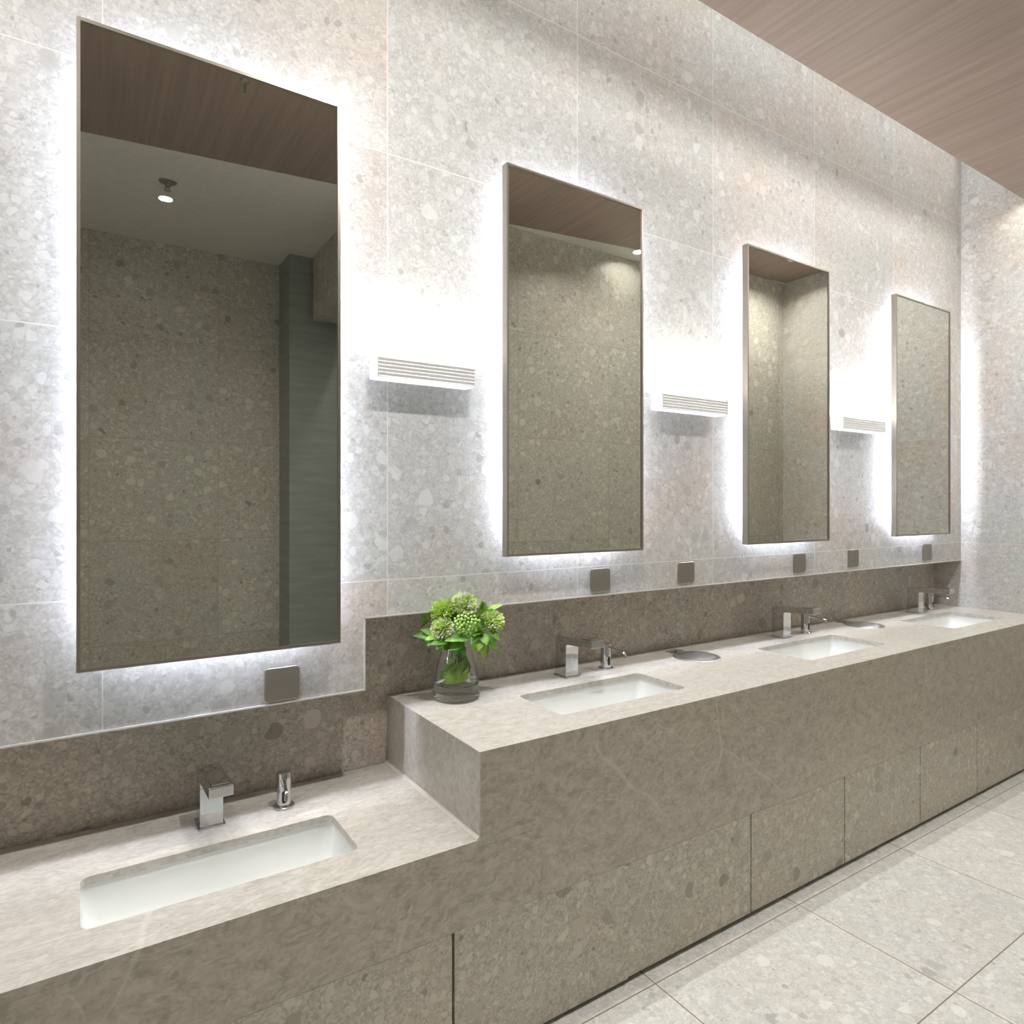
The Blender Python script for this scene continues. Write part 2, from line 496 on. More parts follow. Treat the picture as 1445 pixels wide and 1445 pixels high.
def slab_faces(bm):
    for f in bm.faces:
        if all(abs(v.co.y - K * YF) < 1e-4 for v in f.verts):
            f.material_index = 1  # front edge takes the marble with shade put into its colour

SINKS_L = [(0.000, 0.304, 0.826, 0.943)]
SINKS_H = [(0.632, 0.917, 0.825, 0.951), (1.298, 1.603, 0.828, 0.965), (1.952, 2.262, 0.831, 0.975)]
TH = 0.010
low = thing('countertop', 'lower beige marble countertop with one sink, in the foreground', 'countertop', W(XL, YF, ZL - TH))
bm = bmesh.new()
slab_with_holes(bm, XL + .0006, XS - .0004, YF, YR - .0008, ZL - TH, ZL, SINKS_L)
slab_faces(bm)
link('slab', bm, [M_MARBLE, M_APRON], low)
link('apron', B(XL + .0006, XS + .10, YF, YF + .012, ZA, ZL - TH - .0002), M_APRON, low)['label'] = 'beige marble front panel with shade in its colour'
high = thing('countertop', 'raised beige marble countertop holding the vase and three sinks', 'countertop', W(XS, YF, ZH - TH))
bm = bmesh.new()
slab_with_holes(bm, XS, XE - .0006, YF, YR - .0008, ZH - TH, ZH, SINKS_H)
slab_faces(bm)
link('slab', bm, [M_MARBLE, M_APRON], high)
bm = bmesh.new()
ubox(bm, XS + .0022, XS + .10, YF, YF + .012, ZL - TH + .0002, ZH - TH - .0002)
ubox(bm, XS + .1002, XE - .0006, YF, YF + .012, ZA, ZH - TH - .0002)
link('apron', bm, M_APRON, high)['label'] = 'beige marble front panel with shade in its colour'
link('side_panel', B(XS, XS + .002, YF, YR - .0008, ZL - TH + .0002, ZH - TH - .0002), M_MARBLE, high)
bm = bmesh.new()
extrude_poly(bm, [W(XS - .0045, YF + .001, ZL + .0003), W(XS, YF + .001, ZL + .0003), W(XS, YF + .001, ZL + .0045)], Vector((0, K * (YR - YF - .002), 0)))
link('sealant_bead', bm, M_CAULK, high)

# ------------------------------------------------------------------ sinks
def make_sink(h, z, label):
    x0, x1, y0, y1 = h
    cx, cy = (x0 + x1) / 2, (y0 + y1) / 2
    zt = z - TH
    t = thing('sink', label, 'sink', W(cx, cy, zt - .085), 'white undermount sinks')
    bm = bmesh.new()
    rings = []
    e = 0.002
    for dx, dz, r in ((-.010, -.0003, .016), (-e, -.0003, .013), (-e, -.010, .013), (.004, -.040, .016), (.010, -.056, .018), (.020, -.064, .020), (.036, -.067, .022)):
        rings.append([W(x, y, zt + dz) for x, y in rrect(x0 + dx, x1 - dx, y0 + dx, y1 - dx, r)])
    loft(bm, rings, False, True)
    outer = []
    for dx, dz, r in ((-.010, -.0003, .016), (-.010, -.006, .016), (-.008, -.040, .016), (.012, -.074, .020), (.030, -.077, .022)):
        outer.append([W(x, y, zt + dz) for x, y in rrect(x0 + dx, x1 - dx, y0 + dx, y1 - dx, r)])
    loft(bm, outer, False, True)
    bmesh.ops.remove_doubles(bm, verts=bm.verts, dist=1e-5)
    link('basin', bm, M_CERAMIC, t, smooth=True, angle=50)
    bm = bmesh.new()
    c = W(cx, cy + .012, zt - .067)
    lathe(bm, [(.0, .006), (.016, .006), (.024, .004), (.030, .0015), (.030, .0005)], c, 28, cap1=False)
    link('drain', bm, M_CHROME, t, smooth=True)
    bm = bmesh.new()
    c = W(cx, y1 - .0035, zt - .028)
    return t

make_sink(SINKS_L[0], ZL, 'white rectangular sink sunk in the lower counter')
for h, l in zip(SINKS_H, ('white rectangular sink nearest the vase on the raised counter', 'white rectangular sink in the middle of the raised counter',
                          'white rectangular sink at the far end of the raised counter')):
    make_sink(h, ZH, l)

# ------------------------------------------------------------------ cabinet units under the counters
g = 0.0017
ZD = -0.733
doors = [-0.194, 0.106, 0.406, 0.712, 1.011, 1.311, 1.62, 1.911, 2.21, XE - .0006]
labels = ['stone-fronted cabinet below the low sink, leftmost of the row', 'stone-fronted cabinet just before the tall black joint beneath the low counter',
          'stone-fronted cabinet right below the step between the two counters', 'stone-fronted cabinet under the sink nearest the vase',
          'stone-fronted cabinet between the first two black joints beneath the raised counter', 'stone-fronted cabinet below the middle sink of the raised counter',
          'stone-fronted cabinet right of the middle sink, beside the third dark joint', 'stone-fronted cabinet second from the end wall', 'stone-fronted cabinet touching the end wall']
for i, (a, b) in enumerate(zip(doors, doors[1:])):
    t = thing('vanity_cabinet', labels[i], 'cabinet', W((a + b) / 2, YF, ZF), 'stone-fronted cabinets under the counters')
    gl = 0.0003 if i == 3 else g
    gr = 0.0003 if i == 2 else g
    off = 0.0015 if i == 2 else 0.0
    link('door', B(a + gl, b - gr, YF - off * .5, YF + .010, ZD - off, ZA - .0004, 0.0008), M_DOOR, t)
    link('carcass', B(a + .0003, b - .0003, YF + .0105, YR - .03, ZD, ZA - .002), M_CARCASS, t)
    link('plinth', B(a + .0003, b - .0003, YF + .055, YR - .03, ZF + .0002, ZD - .0002), M_CARCASS, t)

# ------------------------------------------------------------------ mirrors with LED strips behind
def make_mirror(x0, x1, z0, z1, label):
    yf, yb = 0.966, 0.981
    t = thing('wall_mirror', label, 'mirror', W((x0 + x1) / 2, YW, z0), 'backlit wall mirrors')
    fw, fd = 0.0042, 0.0035
    bm = bmesh.new()
    # mitred frame: front lip, inner return, outer side and back, swept round the rectangle
    prof = [(0, yf), (fw, yf), (fw, yf + fd), (fw + .001, yf + fd), (fw + .001, yb), (0, yb)]
    rings = [[W(*q) for q in ((x0 + d, y, z0 + d), (x1 - d, y, z0 + d), (x1 - d, y, z1 - d), (x0 + d, y, z1 - d))] for d, y in prof]
    rings.append(rings[0])
    loft(bm, rings)
    bmesh.ops.remove_doubles(bm, verts=bm.verts, dist=1e-6)
    link('frame', bm, M_FRAME, t)
    link('mirror_glass', B(x0 + fw - .0002, x1 - fw + .0002, yf + fd * .6, yf + fd * .6 + .002, z0 + fw - .0002, z1 - fw + .0002), M_MIRROR, t)
    i = 0.040
    mb = link('mounting_box', B(x0 + i, x1 - i, yf + fd * .6 + .0021, YW - .0002, z0 + i, z1 - i), M_WHITE, t)
    s, y0, y1 = 0.004, YW - .016, YW - .007
    for q in ((x0 + i - s, x0 + i, z0 + i, z1 - i), (x1 - i, x1 - i + s, z0 + i, z1 - i), (x0 + i, x1 - i, z0 + i - s, z0 + i), (x0 + i, x1 - i, z1 - i, z1 - i + s)):
        link('led_strip', B(q[0], q[1], y0, y1, q[2], q[3]), M_LED_M, mb)
    return t

ZMT = 0.597
make_mirror(-0.004, 0.3255, -0.2052, ZMT + .001, 'tallest backlit mirror, nearest the viewer above the lower counter')
make_mirror(0.6205, 0.9455, -0.0898, ZMT - .001, 'framed backlit mirror above the sink beside the vase')
make_mirror(1.2715, 1.5965, -0.0898, ZMT - .001, 'framed backlit mirror above the middle sink of the raised counter')
make_mirror(1.9235, 2.2440, -0.0882, ZMT - .001, 'smallest-looking framed backlit mirror, next to the end wall')

# ------------------------------------------------------------------ ribbed wall lights
def make_sconce(x0, x1, label):
    yf, z0, z1 = 0.967, 0.199, 0.2335
    t = thing('wall_light', label, 'light', W((x0 + x1) / 2, YW, z0), 'ribbed white wall lights')
    # ribbed face: profile in the Y-Z plane swept along X
    pts = [(YW - .0002, z0), (yf + .002, z0)]
    n = 6
    pitch = (z1 - z0) / n
    for k in range(n):
        zb = z0 + k * pitch
        pts += [(yf, zb + pitch * .10), (yf - .0006, zb + pitch * .28), (yf, zb + pitch * .46), (yf + .0022, zb + pitch * .60), (yf + .0022, zb + pitch * .92)]
    pts += [(yf + .0045, z1), (yf + .0055, z1 - .001), (yf + .0055, z0 + .003), (YW - .0015, z0 + .003), (YW - .0015, z1), (YW - .0002, z1)]
    bm = bmesh.new()
    extrude_poly(bm, [W(x0, y, z) for y, z in pts], Vector((K * (x1 - x0), 0, 0)))
    link('housing', bm, M_DIFF, t)
    for xa, xb in ((x0 - .0016, x0 - .0001), (x1 + .0001, x1 + .0016)):
        link('end_cap', B(xa, xb, yf + .0004, YW - .0003, z0, z1, 0.0008), M_WHITE, t)
    link('led_strip', B(x0 + .006, x1 - .006, yf + .008, YW - .008, z1 - .012, z1 - .009), M_LED_S, t)
    return t

make_sconce(0.3855, 0.556, 'ribbed white wall light between the tallest mirror and the next one')
make_sconce(1.002, 1.203, 'ribbed white wall light between the second and third mirrors')
make_sconce(1.660, 1.868, 'ribbed white wall light beside the farthest mirror')

# ------------------------------------------------------------------ steel cover plates
def plate(x0, x1, z0, z1, label):
    bm = bmesh.new()
    r0 = [W(x, YW - .0002, z) for x, z in rrect(x0, x1, z0, z1, .006)]
    r1 = [W(x, YW - .0020, z) for x, z in rrect(x0, x1, z0, z1, .006)]
    r2 = [W(x, YW - .0027, z) for x, z in rrect(x0 + .001, x1 - .001, z0 + .001, z1 - .001, .0055)]
    loft(bm, [r0, r1, r2], True, True)
    return tag(link('cover_plate', bm, M_PLATE), label, 'plate', 'steel cover plates')

plate(0.2235, 0.2745, -0.287, -0.2375, 'square steel cover plate under the tallest mirror')
plate(0.836, 0.886, -0.171, -0.1245, 'square steel cover plate under the second mirror, nearest the vase')
plate(1.080, 1.131, -0.170, -0.1235, 'square steel cover plate between the second and third mirrors')
plate(1.492, 1.543, -0.1695, -0.1215, 'square steel cover plate under the third mirror')
plate(1.736, 1.788, -0.168, -0.1205, 'square steel cover plate below the farthest wall light')
plate(2.142, 2.196, -0.167, -0.1185, 'square steel cover plate under the mirror by the end wall')

# ------------------------------------------------------------------ taps
def make_tap(x, z, label, y0=0.992):
    t = thing('faucet', label, 'faucet', W(x + .0155, y0 + .0175, z), 'square chrome faucets')
    w = 0.0295
    link('base_plate', B(x - .003, x + w + .003, y0 - .003, y0 + .037, z + .0002, z + .0032, 0.001), M_CHROME, t)
    bm = bmesh.new()
    zt = z + .078
    # column and spout in one bent bar: outline in the Y-Z plane
    pts = [(y0 + .034, z + .003), (y0 + .034, zt - .003), (y0 + .0315, zt), (y0 + .028, zt + .0002), (0.919, zt + .006), (0.917, zt + .005), (0.917, zt - .0075), (0.919, zt - .0085),
           (y0 - .006, zt - .0125), (y0 - .002, zt - .0140), (y0, zt - .018), (y0, z + .003)]
    extrude_poly(bm, [W(x, y, q) for y, q in pts], Vector((K * w, 0, 0)), 0.0012)
    link('body', bm, M_CHROME, t)
    bm = bmesh.new()
    c = W(x + w / 2, 0.930, zt - .0105)
    lathe(bm, [(.0, 0), (.013, 0), (.013, .008)], c, 20)
    link('aerator', bm, M_STEEL, t)
    bm = bmesh.new()
    extrude_poly(bm, [W(x + .004, 0.922, zt + .0062), W(x + w - .004, 0.922, zt + .0062), W(x + w - .004, 0.950, zt + .0043), W(x + .004, 0.950, zt + .0043)], Vector((0, 0, 0.003)))
    link('cap', bm, M_CHROME, t)
    return t

make_tap(0.1375, ZL, 'square chrome faucet on the lower counter')
make_tap(0.770, ZH, 'square chrome faucet nearest the vase')
make_tap(1.450, ZH, 'square chrome faucet at the middle sink of the raised counter', 0.997)
make_tap(2.125, ZH, 'square chrome faucet nearest the end wall', 1.002)

def make_dispenser(x, y, z, label, turn=0.0):
    o = W(x, y, z)
    t = thing('soap_dispenser', label, 'soap dispenser', o, 'chrome soap dispensers')
    bm = bmesh.new()
    lathe(bm, [(.0, .0005), (.0295, .0005), (.0305, .003), (.0302, .007), (.028, .0085), (.0208, .0090)], o, 36, cap1=True)
    link('base_ring', bm, M_CHROME, t, smooth=True, angle=40)
    bm = bmesh.new()
    lathe(bm, [(.0208, .0092), (.0208, .102), (.0202, .1040), (.0185, .1050), (.0, .1052)], o, 36, cap0=True)
    link('body', bm, M_CHROME, t, smooth=True, angle=40)
    bm = bmesh.new()
    p = o + Matrix.Rotation(turn, 3, 'Z') @ Vector((0, -.019, .090))
    pts = [p + Matrix.Rotation(turn, 3, 'Z') @ Vector(v) for v in ((0, .002, 0), (0, -.03, -.001), (0, -.065, -.003), (0, -.080, -.005), (0, -.089, -.010), (0, -.094, -.018), (0, -.096, -.026))]
    tube(bm, pts, [.0052, .0047, .0044, .0048, .0056, .0058, .0052], 14)
    link('nozzle', bm, M_CHROME, t, smooth=True, angle=50)
    bm = bmesh.new()
    # stadium-shaped sensor eye curved round the front of the body
    rows = []
    for k in range(9):
        zz = .018 + .036 * k / 8
        e = max(0.0, abs(zz - .036) - .0112)
        hw = math.sqrt(max(0.0, .0075 ** 2 - e * e)) if e < .0075 else 0.0006
        rows.append([o + Vector((.0211 * math.sin(a + turn), -.0211 * math.cos(a + turn), zz)) for a in [(-1 + 2 * j / 6) * hw / .0211 for j in range(7)]])
    vr = [[bm.verts.new(p) for p in r] for r in rows]
    for a, b in zip(vr, vr[1:]):
        for j in range(6):
            bm.faces.new((a[j], a[j + 1], b[j + 1], b[j]))
    link('sensor_window', bm, M_SENSOR, t, smooth=True)
    return t

make_dispenser(0.2525, 1.004, ZL, 'chrome soap dispenser on the lower counter', -0.19)
make_dispenser(0.885, 1.010, ZH, 'chrome soap dispenser beside the faucet nearest the vase')
make_dispenser(1.563, 1.012, ZH, 'chrome soap dispenser beside the middle faucet of the raised counter')
make_dispenser(2.235, 1.022, ZH, 'chrome soap dispenser next to the end wall')

def make_hatch(x, y, label):
    o = W(x, y, ZH)
    t = thing('waste_hatch', label, 'waste hatch', o, 'round steel waste hatches')
    bm = bmesh.new()
    lathe(bm, [(.0, .0004), (.100, .0004), (.101, .002), (.098, .0042), (.084, .0042), (.081, .003), (.0, .003)], o, 48)
    bmesh.ops.remove_doubles(bm, verts=bm.verts, dist=1e-5)
    link('rim', bm, M_STEEL, t, smooth=True, angle=30)
    bm = bmesh.new()
    lathe(bm, [(.0, .0034), (.077, .0034), (.079, .0040), (.077, .0050), (.0, .0058)], o, 48)
    bmesh.ops.remove_doubles(bm, verts=bm.verts, dist=1e-5)
    link('lid', bm, M_STEEL, t, smooth=True, angle=30)
    bm = bmesh.new()
    box(bm, o + Vector((-.036, .096, .0004)), o + Vector((.036, .150, .0030)), .0012)
    box(bm, o + Vector((-.020, .090, .0030)), o + Vector((.020, .112, .0100)), .003)
    link('hinge', bm, M_STEEL, t)
    return t

make_hatch(1.120, 0.982, 'round steel waste hatch in the counter between the first and second faucets')
make_hatch(1.800, 0.990, 'round steel waste hatch in the counter closer to the end wall')

# ------------------------------------------------------------------ lamps and fittings in the ceilings
def downlight(x, y, power, label, r=0.045, spread=150, spot=True):
    o = W(x, y, ZC)
    t = thing('downlight', label, 'light', o, 'round recessed downlights')
    bm = bmesh.new()
    lathe(bm, [(r * .80, -.0002), (r * .84, -.004), (r, -.003), (r * 1.02, -.0002)], o, 36)
    link('trim_ring', bm, M_WHITE, t, smooth=True, angle=40)
    bm = bmesh.new()
    lathe(bm, [(.0, -.0008), (r * .79, -.0008)], o, 36)
    link('lens', bm, M_LENS, t)
    ld = bpy.data.lights.new('lamp', 'AREA')
    ld.shape = 'DISK'
    ld.size = r * 1.5
    ld.energy = power
    ld.spread = math.radians(spread)
    ld.color = (1.0, 0.98, 0.95)
    lo = bpy.data.objects.new('lamp', ld)
    C.objects.link(lo)
    lo.parent = t
    lo.location = (0, 0, -0.0015)
    return t

for x, l in ((-0.2, 'recessed downlight in the wood ceiling above the low counter'), (0.46, 'recessed downlight in the wood ceiling above the step between the counters'),
             (1.52, 'recessed downlight in the wood ceiling before the third mirror')):
    downlight(x, 0.50, P_COUNTER_SPOT * (1.7 if x == 0.46 else 1.0), l, 0.03)
downlight(2.185, 0.486, P_COUNTER_SPOT, 'wide round downlight in the wood ceiling, reflected atop the third mirror', 0.06)
downlight(0.210, -0.244, P_ROOM_SPOT * .16, 'lit recessed downlight in the white ceiling reflected in the tallest mirror')
downlight(1.660, 0.215, P_ROOM_SPOT * .35, 'lit recessed downlight at the edge of the second mirror reflection')
downlight(0.960, 0.000, P_ROOM_SPOT, 'recessed downlight in the white ceiling between the niche and the facing wall')

def sprinkler(x, y, r, label):
    o = W(x, y, ZC)
    t = thing('sprinkler', label, 'sprinkler', o)
    bm = bmesh.new()
    lathe(bm, [(.0, -.0002), (r, -.0002), (r * .96, -.004), (r * .55, -.008), (.0, -.008)], o, 28)
    link('escutcheon', bm, M_STEEL, t, smooth=True, angle=40)
    bm = bmesh.new()
    tube(bm, [o + Vector((0, 0, -.008)), o + Vector((0, 0, -.03))], r * .18, 10)
    for s in (-1, 1):
        tube(bm, [o + Vector((s * r * .2, 0, -.02)), o + Vector((s * r * .26, 0, -.035)), o + Vector((0, 0, -.048))], r * .07, 8)
    link('frame_arms', bm, M_STEEL, t, smooth=True, angle=40)
    bm = bmesh.new()
    lathe(bm, [(.0, -.048), (r * .42, -.048), (r * .42, -.051), (.0, -.051)], o, 20)
    link('deflector', bm, M_STEEL, t)

sprinkler(0.204, -0.127, 0.046, 'ceiling sprinkler beside the lit downlight in the tallest mirror')
sprinkler(0.293, 0.452, 0.018, 'small sprinkler in the wood ceiling reflected atop the tallest mirror')
def strip_light(y0, y1, z, mat, label):
    bm = bmesh.new()
    ubox(bm, XL + .02, XE - .02, y0, y1, z, z + .003)
    o = tag(link('strip_light', bm, mat), label, 'light')
    bm = bmesh.new()
    ubox(bm, XL + .01, XE - .01, y0 - .002, y1 + .002, z + .0032, ZT - .0005)
    link('hanger', bm, M_WHITE, o)
    return o

def strip_lamp(o, y0, y1, z, power, spread):
    ld = bpy.data.lights.new('lamp', 'AREA')
    ld.shape = 'RECTANGLE'
    ld.size = K * (XE - XL - .06)
    ld.size_y = K * (y1 - y0 - .001)
    ld.energy = power
    ld.spread = math.radians(spread)
    ld.color = (1.0, 0.985, 0.96)
    lo = bpy.data.objects.new('lamp', ld)
    C.objects.link(lo)
    lo.parent = o
    lo.location = W((XL + XE) / 2, (y0 + y1) / 2, z - .0005)

strip_lamp(strip_light(0.948, 0.960, 1.215, M_LED_C, 'linear light high in the cove close to the mirror wall'), 0.948, 0.960, 1.215, P_COVE, 62)
strip_lamp(strip_light(0.814, 0.824, 0.925, M_LED_E, 'linear light tucked behind the edge of the wood ceiling'), 0.814, 0.824, 0.925, P_EDGE, 158)

# ------------------------------------------------------------------ vase and flowers
M_GLASS = glass('clear_vase_glass', (0.97, 0.985, 0.98))
M_WATER = glass('water', (0.98, 0.99, 0.985), 1.33)
M_STEM = leafmat('stem_green', (0.10, 0.22, 0.03), (0.17, 0.32, 0.05))
M_LEAF = leafmat('leaf_green', (0.08, 0.22, 0.025), (0.19, 0.40, 0.05))
M_LEAF2 = leafmat('pale_leaf_green', (0.25, 0.48, 0.06), (0.40, 0.62, 0.13))
M_LIME = leafmat('lime_petal', (0.46, 0.64, 0.10), (0.64, 0.78, 0.24), 0.5, 0.15)
M_LIMEDK = leafmat('deep_lime_petal', (0.24, 0.44, 0.04), (0.36, 0.55, 0.08), 0.5)
M_PALE = leafmat('pale_lilac_petal_tip', (0.80, 0.76, 0.74), (0.88, 0.84, 0.84), 0.5, 0.15)
M_BERRY = leafmat('green_berry', (0.34, 0.55, 0.10), (0.50, 0.68, 0.22), 0.4)

VC = W(0.5385, 0.9985, ZH)        # centre of the vase foot
RT = Vector((SA, -CA, 0))         # sideways and away, seen from the room's corner
FW = Vector((CA, SA, 0))
vase = thing('vase', 'clear tapering glass vase with thick base on the raised counter', 'vase', VC)
bm = bmesh.new()
prof = [(.0, .001), (.070, .001), (.0785, .004), (.0800, .012), (.0785, .038), (.0755, .065), (.067, .110), (.0545, .155), (.0425, .196), (.0408, .206), (.0402, .208),
        (.0388, .207), (.0402, .196), (.0518, .155), (.064, .110), (.0722, .068), (.0735, .054), (.067, .048), (.030, .0435), (.0, .042)]
lathe(bm, prof, VC, 56)
bmesh.ops.remove_doubles(bm, verts=bm.verts, dist=1e-5)
link('body', bm, M_GLASS, vase, smooth=True)

def L(u, h, w=0.0):
    """point of the bouquet: u sideways, h above the counter, w away"""
    return VC + RT * u + FW * w + Vector((0, 0, h))

def leaf_blade(bm, base, tip, width, bend=0.15, n=7, mat=0, up=Vector((0, 0, 1)), fold=0.25, thick=0.0006):
    base, tip = Vector(base), Vector(tip)
    d = tip - base
    ln = d.length
    d.normalize()
    side = d.cross(up)
    if side.length < 0.1:
        side = d.cross(FW)
    side.normalize()
    nrm = side.cross(d).normalized()
    rows = []
    for i in range(n + 1):
        t = i / n
        wv = width * (math.sin(math.pi * min(1, t ** 0.75 * 0.97 + .03))) * 0.5 + 0.0002
        if 0 < i < n and i % 2:
            wv *= 1.12
        c = base + d * (ln * t) + nrm * (bend * ln * math.sin(math.pi * t * 0.9))
        rows.append([c - side * wv + nrm * wv * fold, c, c + side * wv + nrm * wv * fold])
    for s in (0, 1):
        vr = [[bm.verts.new(p + nrm * (thick * s)) for p in r] for r in rows]
        for a, b in zip(vr, vr[1:]):
            for j in range(2):
                f = bm.faces.new((a[j], a[j + 1], b[j + 1], b[j]) if s else (b[j], b[j + 1], a[j + 1], a[j]))
                f.material_index = mat

def stem_into_vase(bm, head, r=0.0022):
    neck = VC + Vector((random.uniform(-.018, .018), random.uniform(-.018, .018), .205))
    foot = VC + Vector((random.uniform(-.03, .03), random.uniform(-.03, .03), random.uniform(.06, .09)))
    mid = (head + neck) / 2 + Vector((0, 0, -.008))
    tube(bm, [foot, neck, mid, head], r, 8)

def flower(center, r, direction, pale, label):
    t = thing('chrysanthemum', label, 'flower', center, 'green chrysanthemums in the vase')
    d = Vector(direction).normalized()
    a = d.orthogonal().normalized()
    b = d.cross(a)
    bm = bmesh.new()
    # core
    n0 = len(bm.faces)
    bmesh.ops.create_icosphere(bm, subdivisions=2, radius=r * .62, matrix=Matrix.Translation(center))
    for f in bm.faces:
        f.material_index = 1
    N = 330
    for k in range(N):
        cosv = 1 - 1.55 * (k + .5) / N
        sinv = math.sqrt(max(0, 1 - cosv * cosv))
        ph = k * 2.39996 + random.uniform(-.1, .1)
        v = (d * cosv + (a * math.cos(ph) + b * math.sin(ph)) * sinv).normalized()
        v = (v + Vector([random.uniform(-.13, .13) for _ in range(3)])).normalized()
        s = v.orthogonal().normalized()
        ln = r * random.uniform(.9, 1.08)
        w = r * .085
        curl = d * (r * .10)
        p0, p1, p2, p3 = center + v * r * .5, center + v * ln * .80, center + v * ln * .97 + curl * .5, center + v * ln * 1.03 + curl
        q = v.cross(s) * w * .6
        rows = [(p0 - s * w * .6, p0 + q, p0 + s * w * .6), (p1 - s * w, p1 - q, p1 + s * w), (p2 - s * w * .9, p2 + q * .3, p2 + s * w * .9), (p3 - s * w * .2, p3, p3 + s * w * .2)]
        vr = [[bm.verts.new(x) for x in row] for row in rows]
        tipmat = 2 if pale and random.random() < pale else 0
        for i, (x, y) in enumerate(zip(vr, vr[1:])):
            for j in range(2):
                f = bm.faces.new((x[j], x[j + 1], y[j + 1], y[j]))
                f.material_index = tipmat if i >= 1 else 0
    link('flower_head', bm, [M_LIME, M_LIMEDK, M_PALE], t)
    bm = bmesh.new()
    stem_into_vase(bm, center - d * r * .5)
    link('stem', bm, M_STEM, t, smooth=True)
    return t

flower(L(-.045, .300, -.035), .041, (-.35, -.45, .8), 0.0, 'lime green ball flower without pale tips at the upper left of the bouquet')
flower(L(.026, .318, -.02), .044, (.1, -.35, .95), 0.5, 'green flower with pale lilac tips at the top of the bouquet')
flower(L(-.038, .247, -.075), .040, (-.35, -.75, .5), 0.5, 'green flower with pale lilac tips low at the front of the bouquet')
flower(L(.120, .262, -.02), .041, (.75, -.35, .5), 0.22, 'green ball flower at the right side of the bouquet')

t = thing('berry_sprig', 'sprig of tiny green berries in the middle of the bouquet', 'flower', L(.035, .26, -.06))
bm = bmesh.new()
root = L(.02, .215, -.02)
for k in range(46):
    a = k * 2.4
    rr = .042 * math.sqrt((k + .5) / 46)
    c = L(.040 + rr * math.cos(a) * 1.05, .268 + rr * math.sin(a) * .9, -.075 - .028 * (1 - (rr / .045) ** 2) + random.uniform(-.006, .006))
    bmesh.ops.create_icosphere(bm, subdivisions=2, radius=random.uniform(.0042, .0062), matrix=Matrix.Translation(c))
o = link('berries', bm, M_BERRY, t, smooth=True)
o['kind'] = 'stuff'
bm = bmesh.new()
for k in range(14):
    a = k * 2.4
    rr = .036 * math.sqrt((k + .5) / 14)
    tube(bm, [root, L(.036 + rr * math.cos(a) * .6, .245 + rr * math.sin(a) * .5, -.05), L(.040 + rr * math.cos(a), .268 + rr * math.sin(a) * .9, -.078)], .0011, 6)
stem_into_vase(bm, root)
link('stem', bm, M_STEM, t, smooth=True)

def sprig(label, base, blades, mats=(0,), wf=1.25):
    t = thing('leaf_sprig', label, 'foliage', base, 'leaf sprigs in the bouquet')
    bm = bmesh.new()
    for b0, tip, w in blades:
        leaf_blade(bm, b0, tip, w * wf, random.uniform(.02, .14), mat=random.choice(mats), up=(Vector((0, 0, random.uniform(.35, .8))) - FW * random.uniform(.5, .9) + RT * random.uniform(-.3, .3)))
    link('leaves', bm, [M_LEAF, M_LEAF2], t, smooth=True)
    bm = bmesh.new()
    stem_into_vase(bm, Vector(base), .0018)
    for b0, tip, w in blades:
        tube(bm, [base, (Vector(base) + Vector(b0)) / 2 + Vector((0, 0, .002)), b0], .0011, 6)
    link('stem', bm, M_STEM, t, smooth=True)

sprig('pale toothed leaf sprig pointing left out of the bouquet', L(-.06, .222, -.04),
      [(L(-.075, .222, -.05), L(-.145, .224, -.06), .020), (L(-.07, .225, -.05), L(-.118, .242, -.05), .018), (L(-.07, .218, -.05), L(-.112, .205, -.05), .018), (L(-.07, .214, -.05), L(-.095, .186, -.05), .018),
       (L(-.05, .225, -.07), L(-.098, .212, -.085), .018)], (1, 0))
sprig('thin feathery sprig at the upper left of the bouquet', L(-.085, .262, -.02),
      [(L(-.092, .270, -.02), L(-.112, .315, -.02), .009), (L(-.095, .268, -.02), L(-.128, .292, -.02), .008), (L(-.092, .266, -.02), L(-.098, .312, -.02), .008),
       (L(-.095, .264, -.02), L(-.125, .262, -.03), .008), (L(-.095, .262, -.02), L(-.122, .236, -.03), .008), (L(-.09, .266, -.02), L(-.082, .305, -.01), .009)], (1,))
sprig('leaf sprig standing up behind the top of the bouquet', L(.0, .305, .0),
      [(L(-.02, .325, -.01), L(-.068, .338, -.02), .024), (L(-.005, .325, .0), L(-.012, .352, .0), .018), (L(.005, .33, .0), L(.018, .372, -.01), .014),
       (L(.01, .325, .0), L(.0, .362, -.01), .016), (L(.04, .33, .0), L(.046, .358, -.02), .022), (L(.05, .325, .0), L(.072, .345, -.02), .018), (L(-.01, .32, -.02), L(-.055, .328, -.04), .018)], (1, 0, 1))
sprig('leaf sprig at the upper right of the bouquet', L(.08, .29, -.01),
      [(L(.085, .300, -.02), L(.088, .338, -.04), .030), (L(.09, .300, -.02), L(.105, .332, -.03), .026), (L(.10, .295, -.01), L(.160, .318, -.01), .016), (L(.10, .290, -.01), L(.140, .300, -.02), .016),
       (L(.085, .29, -.03), L(.098, .315, -.06), .028)], (1, 1, 0))
sprig('large dark leaves drooping over the front of the vase', L(.0, .205, -.05),
      [(L(-.015, .220, -.07), L(-.070, .200, -.10), .036), (L(.05, .222, -.07), L(-.03, .214, -.115), .034), (L(.03, .21, -.07), L(-.015, .185, -.11), .030), (L(.0, .2, -.06), L(-.04, .178, -.09), .026),
       (L(.02, .195, -.06), L(.00, .158, -.07), .022), (L(.02, .195, -.06), L(.035, .160, -.07), .018), (L(-.04, .2, -.06), L(-.06, .180, -.08), .022)], (0,))
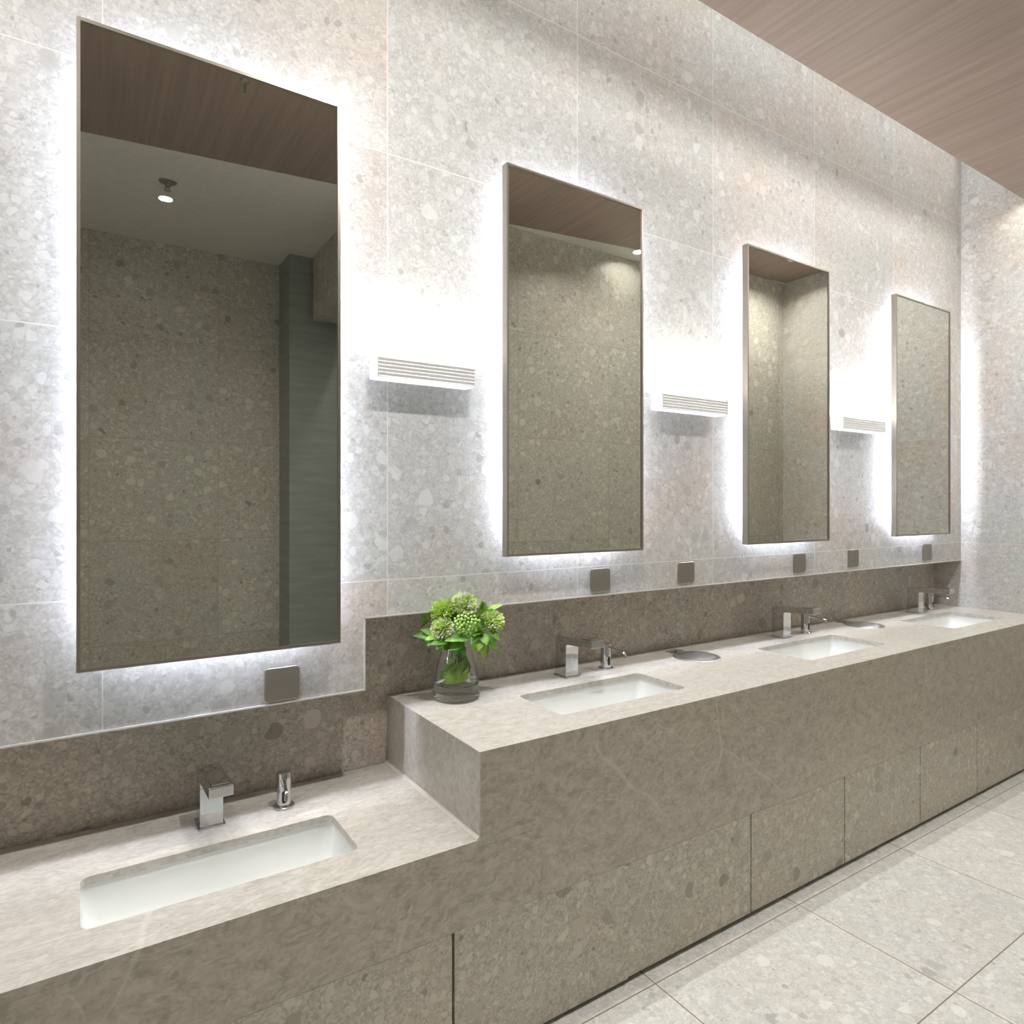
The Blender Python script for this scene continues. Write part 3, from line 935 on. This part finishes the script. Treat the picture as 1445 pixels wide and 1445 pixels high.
sprig('broad toothed leaves under the right side of the bouquet', L(.08, .225, -.04),
      [(L(.085, .23, -.05), L(.086, .275, -.095), .026), (L(.08, .23, -.06), L(.055, .202, -.10), .024), (L(.09, .225, -.06), L(.078, .178, -.09), .026), (L(.09, .23, -.06), L(.108, .195, -.09), .024),
       (L(.10, .23, -.05), L(.130, .182, -.06), .022), (L(.10, .23, -.05), L(.142, .168, -.05), .020), (L(.09, .22, -.05), L(.095, .140, -.06), .022), (L(.07, .215, -.05), L(.060, .172, -.07), .022),
       (L(.12, .235, -.04), L(.150, .205, -.05), .018), (L(.125, .25, -.03), L(.152, .235, -.03), .016), (L(.085, .235, -.06), L(.064, .228, -.105), .024), (L(.10, .20, -.05), L(.108, .158, -.05), .018)], (0, 0, 1))
sprig('dark leaves tucked in the heart of the bouquet', L(.03, .235, -.02),
      [(L(.03, .235, -.03), L(.0, .250, -.07), .034), (L(.03, .235, -.02), L(.075, .245, -.05), .034), (L(.03, .235, -.02), L(.03, .275, -.04), .04), (L(.02, .23, -.02), L(.06, .2, -.06), .03),
       (L(.0, .24, -.0), L(-.07, .255, -.01), .04), (L(.06, .25, .0), L(.12, .29, .01), .036), (L(.03, .25, .02), L(.06, .32, .02), .036), (L(.0, .25, .02), L(-.05, .30, .02), .036)], (0,))

# long leaf coiled inside the glass
bm = bmesh.new()
for k in range(20):
    a0 = 0.5 + k * 2.39996
    pts = []
    n = 16
    lo_h, hi_h = .056 + .0022 * k, .075 + .0038 * k
    for i in range(n + 1):
        tt = i / n
        ang = a0 + 2.3 * tt
        hh = lo_h + (hi_h - lo_h) * tt + (.07 * tt ** 4 if k % 3 == 0 else 0)
        wall = .064 if hh < .08 else max(.030, .064 - (hh - .08) * .33)
        rad = wall * (.86 - .12 * (k % 3)) * (1 - .3 * tt ** 3)
        pts.append(VC + Vector((rad * math.cos(ang), rad * math.sin(ang), hh)))
    rows = [[p + Vector((0, 0, (j - 1) * .010 * math.sin(math.pi * min(1, i / n * .9 + .1)))) for j in range(3)] for i, p in enumerate(pts)]
    vr = [[bm.verts.new(p) for p in r] for r in rows]
    for a, b in zip(vr, vr[1:]):
        for j in range(2):
            f = bm.faces.new((a[j], a[j + 1], b[j + 1], b[j]))
            f.material_index = k % 2
tag(link('coiled_leaf', bm, [M_LIMEDK, M_LEAF2], smooth=True), 'long green leaf coiled inside the glass vase', 'leaf')
